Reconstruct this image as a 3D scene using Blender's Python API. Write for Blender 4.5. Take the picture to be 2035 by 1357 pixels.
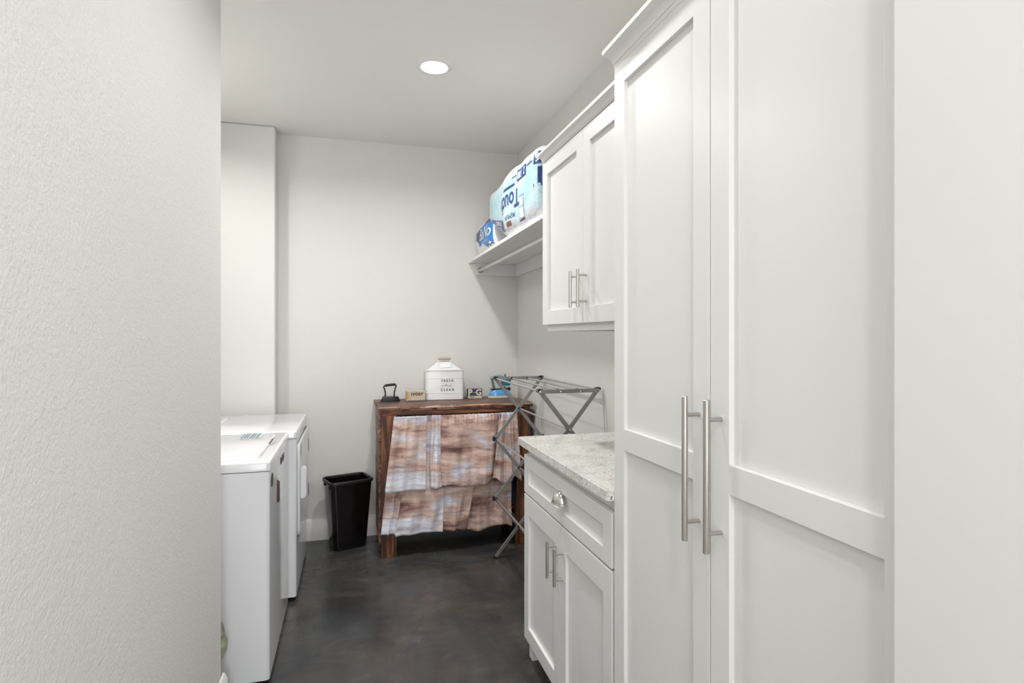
import bpy, bmesh, math, random
from mathutils import Vector, Matrix, noise
random.seed(7)
S = bpy.context.scene
COL = S.collection
PI = math.pi
for o in list(bpy.data.objects):
    bpy.data.objects.remove(o, do_unlink=True)

# ------------------------------------------------------------------ camera, world, lights, exposure
cam_d = bpy.data.cameras.new('camera')
cam = bpy.data.objects.new('camera', cam_d); COL.objects.link(cam)
cam.location = (0, 0, 1.343)
cam.rotation_euler = (PI / 2, 0, -math.radians(15.703))
cam_d.sensor_width = 36.0
cam_d.lens = 1140.0 / 2035.0 * 36.0
cam_d.shift_y = -11.5 / 2035.0
cam_d.clip_start = 0.05
S.camera = cam

W = bpy.data.worlds.new('world'); S.world = W; W.use_nodes = True
W.node_tree.nodes['Background'].inputs[0].default_value = (0.80, 0.86, 1.0, 1)
W.node_tree.nodes['Background'].inputs[1].default_value = 0.6

S.view_settings.view_transform = 'Standard'
S.view_settings.look = 'None'
S.view_settings.exposure = 0.22
S.view_settings.gamma = 1.0
S.view_settings.use_curve_mapping = False

H = 2.65            # ceiling height
LAMPS = [(0.389, 2.773, 12.6), (0.34, 1.40, 4.5), (0.13, -0.35, 9.4), (-0.90, 3.0, 9.2)]   # recessed fixtures: x, y, watts
def area(name, loc, size, watts, color=(1, .99, .975), rot=(0, 0, 0), shape='DISK', sy=None):
    l = bpy.data.lights.new(name, 'AREA'); l.shape = shape; l.size = size
    if sy: l.size_y = sy
    l.energy = watts; l.color = color
    o = bpy.data.objects.new(name, l); COL.objects.link(o); o.location = loc; o.rotation_euler = rot
    return o
for i, (x, y, w) in enumerate(LAMPS):
    area('recessed_lamp', (x, y, H - 0.018), 0.115, w).data.spread = math.radians(160)
# added soft fill light behind the camera, stands for no window or fixture
area('hall_fill', (0.1, -2.1, 1.5), 1.0, 34.0, (0.97, 0.985, 1.0), (PI / 2, 0, 0), 'RECTANGLE', 2.0)

# ------------------------------------------------------------------ materials
def new_mat(name):
    m = bpy.data.materials.new(name); m.use_nodes = True
    nt = m.node_tree
    return m, nt, nt.nodes['Principled BSDF']
def rgb(r, g, b): return (r, g, b, 1)
def N(nt, t, **kw):
    n = nt.nodes.new(t)
    for k, v in kw.items():
        if k.startswith('i_'): n.inputs[k[2:].replace('_', ' ')].default_value = v
        else: setattr(n, k, v)
    return n
def coords(nt, scale=(1, 1, 1), kind='Object'):
    tc = N(nt, 'ShaderNodeTexCoord'); mp = N(nt, 'ShaderNodeMapping')
    nt.links.new(tc.outputs[kind], mp.inputs[0]); mp.inputs['Scale'].default_value = scale
    return mp.outputs[0]
def ramp(nt, fac, stops):
    r = N(nt, 'ShaderNodeValToRGB'); e = r.color_ramp.elements
    e[0].position, e[0].color = stops[0][0], rgb(*stops[0][1])
    e[1].position, e[1].color = stops[-1][0], rgb(*stops[-1][1])
    for p, c in stops[1:-1]:
        q = e.new(p); q.color = rgb(*c)
    nt.links.new(fac, r.inputs[0]); return r.outputs[0]
def mix(nt, fac, a, b, mode='MIX'):
    m = N(nt, 'ShaderNodeMix', data_type='RGBA', blend_type=mode)
    for s, v in ((0, fac), (6, a), (7, b)):
        if hasattr(v, 'links') or hasattr(v, 'is_linked'): nt.links.new(v, m.inputs[s])
        else: m.inputs[s].default_value = v
    return m.outputs[2]
def noise_tex(nt, vec, scale, detail=4, rough=.5, dist=0):
    n = N(nt, 'ShaderNodeTexNoise'); nt.links.new(vec, n.inputs['Vector'])
    n.inputs['Scale'].default_value = scale; n.inputs['Detail'].default_value = detail
    n.inputs['Roughness'].default_value = rough; n.inputs['Distortion'].default_value = dist
    return n.outputs[0]
def bump(nt, bsdf, h, strength, dist=.002):
    b = N(nt, 'ShaderNodeBump'); b.inputs['Strength'].default_value = strength; b.inputs['Distance'].default_value = dist
    nt.links.new(h, b.inputs['Height']); nt.links.new(b.outputs[0], bsdf.inputs['Normal'])
def simple(name, col, rough=.5, metal=0, coat=0, spec=.5, bmp=None, var=0.0):
    m, nt, b = new_mat(name)
    b.inputs['Roughness'].default_value = rough; b.inputs['Metallic'].default_value = metal
    b.inputs['Coat Weight'].default_value = coat; b.inputs['Specular IOR Level'].default_value = spec
    if var or bmp:
        v = coords(nt)
        if var:
            n = noise_tex(nt, v, 9, 3)
            d = tuple(max(0, c * (1 - var)) for c in col); l = tuple(min(1, c * (1 + var * .5)) for c in col)
            nt.links.new(ramp(nt, n, [(.3, d), (.7, l)]), b.inputs['Base Color'])
        else: b.inputs['Base Color'].default_value = rgb(*col)
        if bmp: bump(nt, b, noise_tex(nt, v, bmp[0], 3), bmp[1], bmp[2])
    else: b.inputs['Base Color'].default_value = rgb(*col)
    return m
def wall_mat(name, col, bs):
    m, nt, b = new_mat(name)
    v = coords(nt)
    big = noise_tex(nt, v, 1.3, 3)
    nt.links.new(ramp(nt, big, [(.3, tuple(c * .975 for c in col)), (.7, col)]), b.inputs['Base Color'])
    b.inputs['Roughness'].default_value = .62; b.inputs['Specular IOR Level'].default_value = .3
    n1 = noise_tex(nt, v, 150, 3, .55); n2 = noise_tex(nt, v, 55, 2, .5, .6)
    a = N(nt, 'ShaderNodeMath', operation='ADD'); nt.links.new(n1, a.inputs[0]); nt.links.new(n2, a.inputs[1])
    bump(nt, b, a.outputs[0], bs, .0022)
    return m
M = {}
M['wall'] = wall_mat('painted_orange_peel_plaster', (.78, .775, .75), .62)
M['wallsmooth'] = wall_mat('smooth_painted_plaster', (.76, .757, .738), .05)
M['wallback'] = wall_mat('light_orange_peel_plaster', (.72, .71, .68), .22)
M['ceiling'] = wall_mat('painted_ceiling', (.87, .85, .81), .08)
M['trim'] = simple('white_trim_paint', (.80, .79, .765), .38)
M['cab'] = simple('white_cabinet_paint', (.805, .80, .792), .33, spec=.45, bmp=(60, .05, .001))
M['cabside'] = simple('cabinet_raw_edge', (.55, .47, .40), .6)
M['steel'] = simple('brushed_nickel', (.52, .50, .47), .28, 1.0, bmp=(220, .05, .0005))
M['chrome'] = simple('polished_nickel', (.72, .70, .68), .13, 1.0)
M['rack'] = simple('grey_painted_tube', (.30, .295, .29), .30, .5)
M['rod'] = simple('satin_steel_rod', (.62, .62, .63), .3, .9)
M['blackplastic'] = simple('black_plastic', (.012, .012, .013), .33, bmp=(40, .06, .001))
M['binblack'] = simple('glossy_black_polypropylene', (.0045, .0035, .004), .16, spec=.6)
M['enamel'] = simple('white_appliance_enamel', (.80, .81, .835), .16, coat=.3)
M['gasket'] = simple('dark_seam', (.03, .03, .03), .7)
M['greyst'] = simple('grey_sticker', (.075, .075, .08), .55)
M['redst'] = simple('dark_red_sticker', (.10, .02, .025), .4)
M['tin'] = simple('white_enamelled_tin', (.80, .805, .82), .27, coat=.2)
M['handlewood'] = simple('pale_pink_wood', (.50, .37, .32), .5, var=.2)
M['ink'] = simple('dark_grey_print', (.06, .06, .065), .5)
M['greyink'] = simple('pale_grey_print', (.42, .43, .45), .5)
M['iron'] = simple('cast_iron', (.028, .03, .034), .42, .6, bmp=(90, .4, .002), var=.3)
M['cream'] = simple('cream_enamel', (.62, .54, .38), .35)
M['blue'] = simple('sky_blue_enamel', (.09, .36, .72), .16, coat=.5)
M['teal'] = simple('teal_enamel', (.02, .19, .25), .25, coat=.4)
M['tealpale'] = simple('weathered_teal', (.17, .36, .40), .35)
M['brass'] = simple('tarnished_nickel', (.30, .26, .20), .35, .8)
M['navy'] = simple('navy_print', (.015, .03, .085), .4)
M['paperwhite'] = simple('off_white_paper', (.70, .64, .50), .6)
M['bluebox'] = simple('dark_blue_plastic', (.012, .035, .10), .45)
M['dark'] = simple('dark_interior_wood', (.03, .02, .015), .7)
M['green'] = simple('sage_green_cloth', (.36, .40, .26), .9, bmp=(120, .6, .003), var=.35)
M['pkgnavy'] = simple('navy_film_print', (.012, .045, .17), .3)
M['pkgblue'] = simple('mid_blue_film_print', (.02, .22, .62), .28)
M['pkgwhite'] = simple('white_film_print', (.82, .84, .86), .28)
M['pkgred'] = simple('brown_red_film_print', (.22, .06, .045), .35)
M['pkgcyan'] = simple('pale_cyan_film_print', (.50, .71, .77), .28)
M['clearwhite'] = simple('milky_film', (.78, .79, .80), .22, coat=.4, bmp=(26, .5, .008))
m, nt, b = new_mat('lamp_lens')
b.inputs['Emission Color'].default_value = rgb(1, .99, .97); b.inputs['Emission Strength'].default_value = 14
M['lens'] = m

# stained concrete floor
m, nt, b = new_mat('stained_sealed_concrete'); v = coords(nt)
n1 = noise_tex(nt, v, 2.0, 5, .55, 1.4); n2 = noise_tex(nt, coords(nt, (1, 1.6, 1)), 4.2, 5, .55, 2.2); n3 = noise_tex(nt, v, 3.1, 2)
base = ramp(nt, n1, [(.30, (.036, .037, .040)), (.5, (.060, .059, .057)), (.70, (.092, .088, .082))])
streak = ramp(nt, n2, [(.30, (.82, .82, .82)), (.55, (1.0, 1.0, 1.0)), (.75, (1.30, 1.28, 1.25))])
c = mix(nt, 1.0, base, streak, 'MULTIPLY')
tint = ramp(nt, n3, [(.35, (.92, .98, 1.06)), (.65, (1.1, .97, .92))])
c = mix(nt, 1.0, c, tint, 'MULTIPLY')
vo = N(nt, 'ShaderNodeTexVoronoi'); nt.links.new(v, vo.inputs['Vector']); vo.inputs['Scale'].default_value = 15
sp = ramp(nt, vo.outputs['Distance'], [(.020, (1, 1, 1)), (.032, (0, 0, 0))])
c = mix(nt, sp, c, rgb(.30, .29, .27))
nt.links.new(c, b.inputs['Base Color'])
nt.links.new(ramp(nt, n1, [(.3, (.20,) * 3), (.7, (.30,) * 3)]), b.inputs['Roughness'])
b.inputs['Specular IOR Level'].default_value = .5
M['floor'] = m

# granite
m, nt, b = new_mat('white_speckled_granite'); v = coords(nt, (1, 1, 1))
v2 = coords(nt, (3.2, 1.0, 2.0))
n1 = noise_tex(nt, v, 14, 5, .6); n2 = noise_tex(nt, v2, 48, 3, .6, .6); n3 = noise_tex(nt, v, 95, 3, .6); n4 = noise_tex(nt, v, 5, 2)
base = ramp(nt, n1, [(.3, (.60, .585, .54)), (.5, (.76, .75, .71)), (.7, (.84, .83, .80))])
c = mix(nt, ramp(nt, n3, [(.50, (0,) * 3), (.68, (.65,) * 3)]), base, rgb(.42, .40, .36))
c = mix(nt, ramp(nt, n2, [(.635, (0,) * 3), (.70, (.95,) * 3)]), c, rgb(.13, .11, .13))
nt.links.new(c, b.inputs['Base Color']); b.inputs['Roughness'].default_value = .16
M['granite'] = m

# rustic wood, grain along one axis
def wood(name, axis, cols, scale=1.0, rough=.48):
    m, nt, b = new_mat(name)
    sc = [26, 26, 26]; sc[axis] = 1.6
    v = coords(nt, tuple(s * scale for s in sc)); w = coords(nt)
    n1 = noise_tex(nt, v, 1.0, 6, .65, 1.6); n2 = noise_tex(nt, w, 6, 3)
    c = ramp(nt, n1, [(.30, cols[0]), (.47, cols[1]), (.60, cols[2]), (.74, cols[3])])
    c = mix(nt, .8, c, ramp(nt, n2, [(.32, (.45,) * 3), (.7, (1.25,) * 3)]), 'MULTIPLY')
    nt.links.new(c, b.inputs['Base Color']); b.inputs['Roughness'].default_value = rough
    bump(nt, b, n1, .5, .004)
    return m
WC = [(.018, .006, .004), (.085, .026, .010), (.30, .105, .032), (.50, .23, .095)]
M['woodx'] = wood('rustic_stained_wood_lengthwise', 0, WC)
M['woodz'] = wood('rustic_stained_wood_upright', 2, WC)
M['woodside'] = wood('weathered_side_boards', 1, [(.03, .015, .010), (.12, .055, .035), (.24, .13, .09), (.42, .29, .22)])
M['woodtop'] = wood('worn_plank_top', 0, [(.045, .022, .016), (.13, .065, .045), (.22, .125, .09), (.33, .21, .16)], .8, .42)
M['woodedge'] = wood('pale_live_edge', 0, [(.06, .02, .01), (.22, .10, .055), (.50, .32, .22), (.75, .60, .48)], 1.3)

# printed curtain fabric: washed horizontal plank print
def fabric(off, bias, hemw):
    m, nt, b = new_mat('washed_plank_print_fabric')
    def sh(sc):
        v_ = coords(nt, sc); v_.node.inputs['Location'].default_value = (off, off * .7, off * 1.3); return v_
    v = sh((4.0, .3, 24)); w = sh((2.6, .2, 6.5)); u = sh((10, 1, 60))
    n1 = noise_tex(nt, v, 1, 8, .70, .2); n2 = noise_tex(nt, w, 1.0, 6, .62, .15); n3 = noise_tex(nt, u, 2, 6, .75)
    sxx = N(nt, 'ShaderNodeSeparateXYZ'); nt.links.new(coords(nt), sxx.inputs[0])
    ad = N(nt, 'ShaderNodeMath', operation='ADD'); nt.links.new(n2, ad.inputs[0]); ad.inputs[1].default_value = bias
    a = ramp(nt, ad.outputs[0], [(.36, (.20, .125, .115)), (.43, (.42, .28, .24)), (.48, (.62, .455, .385)), (.55, (.66, .53, .48)), (.575, (.62, .60, .66)), (.64, (.76, .80, .88))])
    s_ = ramp(nt, n1, [(.30, (.40, .32, .33)), (.42, (.82, .75, .75)), (.54, (1.0, .98, .97)), (.66, (1.28, 1.27, 1.30))])
    def rng(out, lo, hi):
        r_ = N(nt, 'ShaderNodeMapRange', clamp=True); r_.inputs[1].default_value = lo; r_.inputs[2].default_value = hi
        nt.links.new(out, r_.inputs[0]); return r_.outputs[0]
    def times(*o_):
        c_ = o_[0]
        for q in o_[1:]:
            k = N(nt, 'ShaderNodeMath', operation='MULTIPLY'); nt.links.new(c_, k.inputs[0])
            if hasattr(q, 'is_linked'): nt.links.new(q, k.inputs[1])
            else: k.inputs[1].default_value = q
            c_ = k.outputs[0]
        return c_
    zo = N(nt, 'ShaderNodeMath', operation='MULTIPLY_ADD'); nt.links.new(n1, zo.inputs[0]); zo.inputs[1].default_value = .06; nt.links.new(sxx.outputs[2], zo.inputs[2])
    zz_ = zo.outputs[0]; xx_ = sxx.outputs[0]
    # pale painted board along each hem, toward the left
    hem = N(nt, 'ShaderNodeMath', operation='MAXIMUM')
    nt.links.new(times(rng(zz_, .30, .315), rng(zz_, .43, .41)), hem.inputs[0]); nt.links.new(rng(zz_, .150, .135), hem.inputs[1])
    a = mix(nt, times(hem.outputs[0], hemw), a, rgb(.74, .78, .86))
    c = mix(nt, 1.0, a, s_, 'MULTIPLY')
    # dark seam lines above the hems and one dark board end
    c = mix(nt, times(rng(zz_, .425, .428), rng(zz_, .434, .431), .32), c, rgb(.20, .11, .09))
    c = mix(nt, times(rng(zz_, .150, .152), rng(zz_, .160, .157), .32), c, rgb(.20, .11, .09))
    c = mix(nt, times(rng(zz_, .310, .315), rng(zz_, .338, .330), rng(xx_, -.060, -.055), rng(xx_, .045, .035), .8), c, rgb(.13, .09, .11))
    c = mix(nt, ramp(nt, n3, [(.56, (0,) * 3), (.66, (.5,) * 3)]), c, rgb(.20, .12, .11))
    nt.links.new(c, b.inputs['Base Color']); b.inputs['Roughness'].default_value = .85; b.inputs['Specular IOR Level'].default_value = .15
    bump(nt, b, noise_tex(nt, coords(nt, (400, 400, 400)), 1, 2), .15, .001)
    return m


# toilet paper wrap: milky white film with a pale cyan printed field and small dots
m, nt, b = new_mat('printed_clear_wrap'); v = coords(nt)
sx = N(nt, 'ShaderNodeSeparateXYZ'); nt.links.new(v, sx.inputs[0])
# printed field: between heights and along length
def step(lo, hi, out):
    r = N(nt, 'ShaderNodeMapRange', clamp=True); r.inputs[1].default_value = lo; r.inputs[2].default_value = hi
    nt.links.new(out, r.inputs[0]); return r.outputs[0]
def mul(a_, b_):
    q = N(nt, 'ShaderNodeMath', operation='MULTIPLY')
    for i, x_ in enumerate((a_, b_)):
        if hasattr(x_, 'is_linked'): nt.links.new(x_, q.inputs[i])
        else: q.inputs[i].default_value = x_
    return q.outputs[0]
zlo = step(.045, .075, sx.outputs[2]); zhi = step(.305, .275, sx.outputs[2]); xf = step(-.06, -.12, sx.outputs[0])
fld = mul(mul(zlo, zhi), xf)
dots = N(nt, 'ShaderNodeTexVoronoi'); nt.links.new(coords(nt, (1, 1, 1)), dots.inputs['Vector']); dots.inputs['Scale'].default_value = 75; dots.inputs['Randomness'].default_value = .25
cy = ramp(nt, noise_tex(nt, v, 5, 3), [(.35, (.50, .67, .72)), (.65, (.27, .52, .61))])
cy = mix(nt, ramp(nt, dots.outputs['Distance'], [(.18, (.6,) * 3), (.26, (0,) * 3)]), cy, rgb(.08, .26, .38))
wh = ramp(nt, noise_tex(nt, v, 14, 5, .6, 1.0), [(.35, (.50, .51, .55)), (.6, (.66, .66, .69))])
c = mix(nt, mul(fld, .9), wh, cy)
nt.links.new(c, b.inputs['Base Color']); b.inputs['Roughness'].default_value = .25; b.inputs['Coat Weight'].default_value = .3
bump(nt, b, noise_tex(nt, v, 22, 4, .6, 1.5), .45, .010)
M['wrap'] = m

# ------------------------------------------------------------------ mesh builder
class MB:
    def __init__(s): s.v = []; s.f = []; s.mi = []; s.m = 0
    def add(s, vs, fs):
        b = len(s.v); s.v += [Vector(p) for p in vs]
        for f in fs: s.f.append([b + i for i in f]); s.mi.append(s.m)
        return s
    def box(s, x0, y0, z0, x1, y1, z1):
        if x0 > x1: x0, x1 = x1, x0
        if y0 > y1: y0, y1 = y1, y0
        if z0 > z1: z0, z1 = z1, z0
        return s.add([(x, y, z) for x in (x0, x1) for y in (y0, y1) for z in (z0, z1)],
                     [(0, 1, 3, 2), (4, 6, 7, 5), (0, 4, 5, 1), (2, 3, 7, 6), (0, 2, 6, 4), (1, 5, 7, 3)])
    def loft(s, rings, closed=True, caps=True):
        n = len(rings[0]); fs = []
        for i in range(len(rings) - 1):
            for j in range(n if closed else n - 1):
                a, b_ = i * n + j, i * n + (j + 1) % n
                fs.append((a, b_, b_ + n, a + n))
        if caps and closed:
            fs.append(tuple(range(n))[::-1]); k = (len(rings) - 1) * n; fs.append(tuple(range(k, k + n)))
        return s.add([p for r in rings for p in r], fs)
    def prism(s, poly, axis, a, b_):
        def P(p, t):
            q = list(p); q.insert(axis, t); return q
        return s.loft([[P(p, a) for p in poly], [P(p, b_) for p in poly]])
    def tube(s, pts, r, n=10, closed=False):
        pts = [Vector(p) for p in pts]; rings = []; up = None
        for i, p in enumerate(pts):
            d = (pts[min(i + 1, len(pts) - 1)] - pts[max(i - 1, 0)]).normalized()
            if up is None: up = Vector((0, 0, 1)) if abs(d.z) < .9 else Vector((1, 0, 0))
            a = d.cross(up).normalized(); up = a.cross(d).normalized()
            rr = r[i] if isinstance(r, (list, tuple)) else r
            rings.append([p + (a * math.cos(t * 2 * PI / n) + up * math.sin(t * 2 * PI / n)) * rr for t in range(n)])
        return s.loft(rings)
    def bar(s, p0, p1, w, t, nrm):
        p0, p1, nrm = Vector(p0), Vector(p1), Vector(nrm).normalized()
        d = (p1 - p0).normalized(); a = d.cross(nrm).normalized()
        r = lambda p: [p + a * w / 2 + nrm * t / 2, p - a * w / 2 + nrm * t / 2, p - a * w / 2 - nrm * t / 2, p + a * w / 2 - nrm * t / 2]
        return s.loft([r(p0), r(p1)])
    def lathe(s, prof, c, n=20, axis=2, caps=True):
        rings = []
        for r, h in prof:
            ring = []
            for k in range(n):
                t = 2 * PI * k / n; p = [r * math.cos(t), r * math.sin(t)]; p.insert(axis, h)
                ring.append([p[i] + c[i] for i in range(3)])
            rings.append(ring)
        return s.loft(rings, caps=caps)
    def grid(s, fn, nu, nv):
        vs = [fn(i / nu, j / nv) for j in range(nv + 1) for i in range(nu + 1)]
        fs = [(j * (nu + 1) + i, j * (nu + 1) + i + 1, (j + 1) * (nu + 1) + i + 1, (j + 1) * (nu + 1) + i) for j in range(nv) for i in range(nu)]
        return s.add(vs, fs)
    def disp(s, fn):
        s.v = [Vector(fn(p)) for p in s.v]; return s
    def build(s, name, mats, parent=None, bevel=0, smooth=35, local=False, seg=2, solid=0, sub=0, recalc=True):
        inv = Matrix()
        if parent is not None and not local:
            r = parent
            while r.parent: r = r.parent
            inv = Matrix.LocRotScale(r.location, r.rotation_euler, None).inverted()
        me = bpy.data.meshes.new(name)
        me.from_pydata([tuple(inv @ p) for p in s.v], [], s.f)
        if not isinstance(mats, (list, tuple)): mats = [mats]
        for q in mats: me.materials.append(M[q] if isinstance(q, str) else q)
        for p, k in zip(me.polygons, s.mi): p.material_index = k
        if recalc:
            bm = bmesh.new(); bm.from_mesh(me); bmesh.ops.recalc_face_normals(bm, faces=bm.faces); bm.to_mesh(me); bm.free()
        if smooth:
            for p in me.polygons: p.use_smooth = True
            me.set_sharp_from_angle(angle=math.radians(smooth))
        me.update()
        o = bpy.data.objects.new(name, me); COL.objects.link(o)
        if parent is not None: o.parent = parent
        if solid:
            md = o.modifiers.new('thickness', 'SOLIDIFY'); md.thickness = solid; md.offset = 0
        if bevel:
            md = o.modifiers.new('bevel', 'BEVEL'); md.width = bevel; md.segments = seg; md.limit_method = 'ANGLE'; md.angle_limit = math.radians(40); md.harden_normals = True
        if sub:
            md = o.modifiers.new('sub', 'SUBSURF'); md.levels = sub; md.render_levels = sub
        return o
def thing(name, label, cat, loc=(0, 0, 0), rz=0, group=None):
    o = bpy.data.objects.new(name, None); COL.objects.link(o); o.empty_display_size = .05
    o.location = loc; o.rotation_euler = (0, 0, rz); o['label'] = label; o['category'] = cat
    if group: o['group'] = group
    return o
def tag(o, label, cat, group=None):
    o['label'] = label; o['category'] = cat
    if group: o['group'] = group
    return o
def struct(name, mb, mat, bevel=0, label=None, cat=None, parent=None, **k):
    o = mb.build(name, mat, parent, bevel, **k)
    if parent is None:
        o['kind'] = 'structure'
        if label: o['label'] = label
        if cat: o['category'] = cat
    return o
def rrect(cx, cy, hx, hy, r, n=5):
    out = []
    for (sx_, sy_, a0) in ((1, 1, 0), (-1, 1, 90), (-1, -1, 180), (1, -1, 270)):
        for k in range(n + 1):
            a = math.radians(a0 + 90 * k / n)
            out.append((cx + sx_ * (hx - r) + r * math.cos(a), cy + sy_ * (hy - r) + r * math.sin(a)))
    return out
def text_geo(mb, s, size, fn, shear=0, space=1.0, bold=0, align='CENTER', xs=1.0):
    """adds flat lettering; fn maps local (a, b) to a point on the surface"""
    cu = bpy.data.curves.new('t', 'FONT'); cu.body = s; cu.size = size; cu.shear = shear; cu.space_character = space
    cu.align_x = align; cu.align_y = 'CENTER'; cu.offset = bold; cu.resolution_u = 3
    o = bpy.data.objects.new('t', cu); COL.objects.link(o)
    dg = bpy.context.evaluated_depsgraph_get(); me = bpy.data.meshes.new_from_object(o.evaluated_get(dg))
    mb.add([fn(p.co.x * xs, p.co.y) for p in me.vertices], [tuple(p.vertices) for p in me.polygons])
    bpy.data.objects.remove(o); bpy.data.curves.remove(cu); bpy.data.meshes.remove(me)

# ------------------------------------------------------------------ setting
XR, YB = 1.16, 3.985          # cabinet wall, back wall
YS = -2.4
struct('floor', MB().box(-1.35, YS - .1, -.12, XR + .12, YB + .12, 0), 'floor', label='dark stained polished concrete floor', cat='floor')
struct('ceiling', MB().box(-1.35, YS - .1, H, XR + .12, YB + .12, H + .1), 'ceiling', label='off-white painted ceiling', cat='ceiling')
struct('wall_back', MB().box(-1.35, YB, 0, XR + .12, YB + .12, H), 'wallback', label='off-white back wall behind the dresser', cat='wall')
struct('wall_right', MB().box(XR, .5, 0, XR + .12, YB, H), 'wallback', label='off-white wall behind the cabinets and hanging shelf', cat='wall')
struct('wall_alcove', MB().box(-1.35, YB - .135, 0, -.453, YB, H), 'wallback', bevel=.012, seg=3, label='projecting wall section behind the dryer', cat='wall')
struct('wall_outer', MB().box(-1.35, 2.1, 0, -1.12, YB, H), 'wall', label='wall behind the washer and dryer', cat='wall')
struct('wall_left', MB().box(-.56, YS, 0, -.44, 2.238, H), 'wall', bevel=.018, seg=4, label='textured off-white wall filling the left foreground', cat='wall')
struct('wall_inner', MB().box(-1.35, 2.10, 0, -.56, 2.238, H), 'wall', label='wall beside the washer', cat='wall')
struct('wall_front_right', MB().box(.662, YS, 0, .694, .571, H).box(.694, YS, 0, XR + .12, .552, H), 'wallsmooth', bevel=.004, label='smooth off-white wall at the right edge beside the pantry', cat='wall')
struct('wall_rear', MB().box(-.56, YS - .1, 0, .70, YS, H), 'wall', label='wall behind the photographer', cat='wall')
BBP = lambda a, b_: [(a, 0), (b_, 0), (b_, .118), (b_ + (a - b_) * .35, .128), (b_ + (a - b_) * .6, .137), (a, .140)]
struct('baseboard_back', MB().prism([(y, z) for y, z in BBP(YB, YB - .016)], 0, -.45, XR), 'trim', label='white baseboard along the back wall', cat='baseboard')
struct('baseboard_left', MB().prism([(x, z) for x, z in BBP(-.44, -.424)], 1, YS, 2.254), 'trim', label='white baseboard at the foot of the left wall', cat='baseboard')
struct('baseboard_right', MB().prism([(x, z) for x, z in BBP(XR, XR - .016)], 1, 2.33, YB - .016), 'trim', label='white baseboard below the hanging shelf', cat='baseboard')

# recessed lights (only the first is inside the picture)
for i, (x, y, w) in enumerate(LAMPS):
    t = thing('recessed_light', ['round white recessed ceiling light glowing above the washer aisle', 'round recessed ceiling light above the pantry doors', 'round recessed ceiling light in the hall behind the camera', 'round recessed ceiling light above the washer and dryer'][i], 'light', (x, y, H))
    MB().lathe([(.060, -.006), (.066, -.012), (.078, -.010), (.090, -.003), (.0905, .0)], (x, y, H), 48, caps=False).build('trim_ring', 'trim', t)
    MB().lathe([(.061, -.003), (.061, -.007), (.001, -.009), (.0005, -.003)], (x, y, H), 40).build('lens', 'lens', t)

# ------------------------------------------------------------------ shaker cabinet pieces (fronts face -X)
def shaker(name, parent, x, y0, y1, z0, z1, stile, holes, th=.020, rec=.011, mat='cab'):
    """front frame from x to x+th with openings holes=[(za, zb)], each closed by a recessed panel child"""
    ys = [y0, y0 + stile, y1 - stile, y1]
    zs = sorted({z0, z1, *[a for h_ in holes for a in h_]})
    bm = bmesh.new(); vv = {}
    for j, z in enumerate(zs):
        for i, y in enumerate(ys): vv[i, j] = bm.verts.new((x, y, z))
    fs = []
    for j in range(len(zs) - 1):
        for i in range(3):
            mid = (zs[j] + zs[j + 1]) / 2
            if i == 1 and any(a < mid < b_ for a, b_ in holes): continue
            fs.append(bm.faces.new((vv[i, j], vv[i + 1, j], vv[i + 1, j + 1], vv[i, j + 1])))
    ex = bmesh.ops.extrude_face_region(bm, geom=fs)
    for e in ex['geom']:
        if isinstance(e, bmesh.types.BMVert): e.co.x += th
    loose = [v for v in bm.verts if not v.link_faces]
    bmesh.ops.delete(bm, geom=loose, context='VERTS')
    mb = MB(); bm.verts.index_update()
    mb.add([v.co.copy() for v in bm.verts], [[v.index for v in f.verts] for f in bm.faces]); bm.free()
    d = mb.build(name, mat, parent, bevel=.0013)
    for a, b_ in holes:
        MB().box(x + rec, ys[1] - .004, a - .004, x + th - .002, ys[2] + .004, b_ + .004).build('panel', mat, d)
    return d
def bar_handle(parent, x, y, z0, z1, posts, r, stand):
    """vertical bar pull standing off the face x"""
    mb = MB().tube([(x - stand, y, z0), (x - stand, y, z0 + .0008), (x - stand, y, z1 - .0008), (x - stand, y, z1)], [r * .86, r, r, r * .86], 20)
    for z in posts: mb.tube([(x - stand, y, z), (x + .001, y, z)], r * .72, 14)
    return mb.build('handle', 'steel', parent)
def crown(mb, xf, xo, z0, z1, y0, y1):
    d = xf - xo; h_ = z1 - z0
    pts = [(xf + .02, z0), (xf - d * .10, z0), (xf - d * .14, z0 + h_ * .14)]
    for k in range(6):
        a = k / 5 * PI / 2
        pts.append((xf - d * (.22 + .66 * (1 - math.cos(a))), z0 + h_ * (.16 + .52 * math.sin(a))))
    pts += [(xo, z0 + h_ * .72), (xo, z1), (xf + .02, z1)]
    return mb.prism(pts, 1, y0, y1)

# tall pantry
TX = .70
t = thing('pantry_cabinet', 'tall white two-door pantry cabinet with long bar handles on the right', 'cabinet', (.93, 1.01, 0))
MB().box(TX + .0215, .556, .10, XR - .001, 1.447, 2.078).box(TX + .09, .56, 0, XR - .001, 1.44, .10).box(TX + .0215, 1.40, 0, XR - .001, 1.447, .1).build('body', 'cab', t, bevel=.001)
crown(MB(), TX + .004, .664, 2.083, 2.122, .573, 1.449).box(.70, .556, 2.078, XR - .001, 1.449, 2.09).build('crown_moulding', 'cab', t)
d1 = shaker('door', t, TX, 1.0115, 1.447, .10, 2.078, .058, [(.16, 1.037), (1.095, 2.021)])
d2 = shaker('door', t, TX, .556, 1.0080, .10, 2.078, .060, [(.16, 1.037), (1.095, 2.021)])
bar_handle(d1, TX, 1.047, .919, 1.218, (.957, 1.179), .0063, .034)
bar_handle(d2, TX, .972, .919, 1.218, (.957, 1.179), .0063, .034)

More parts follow.
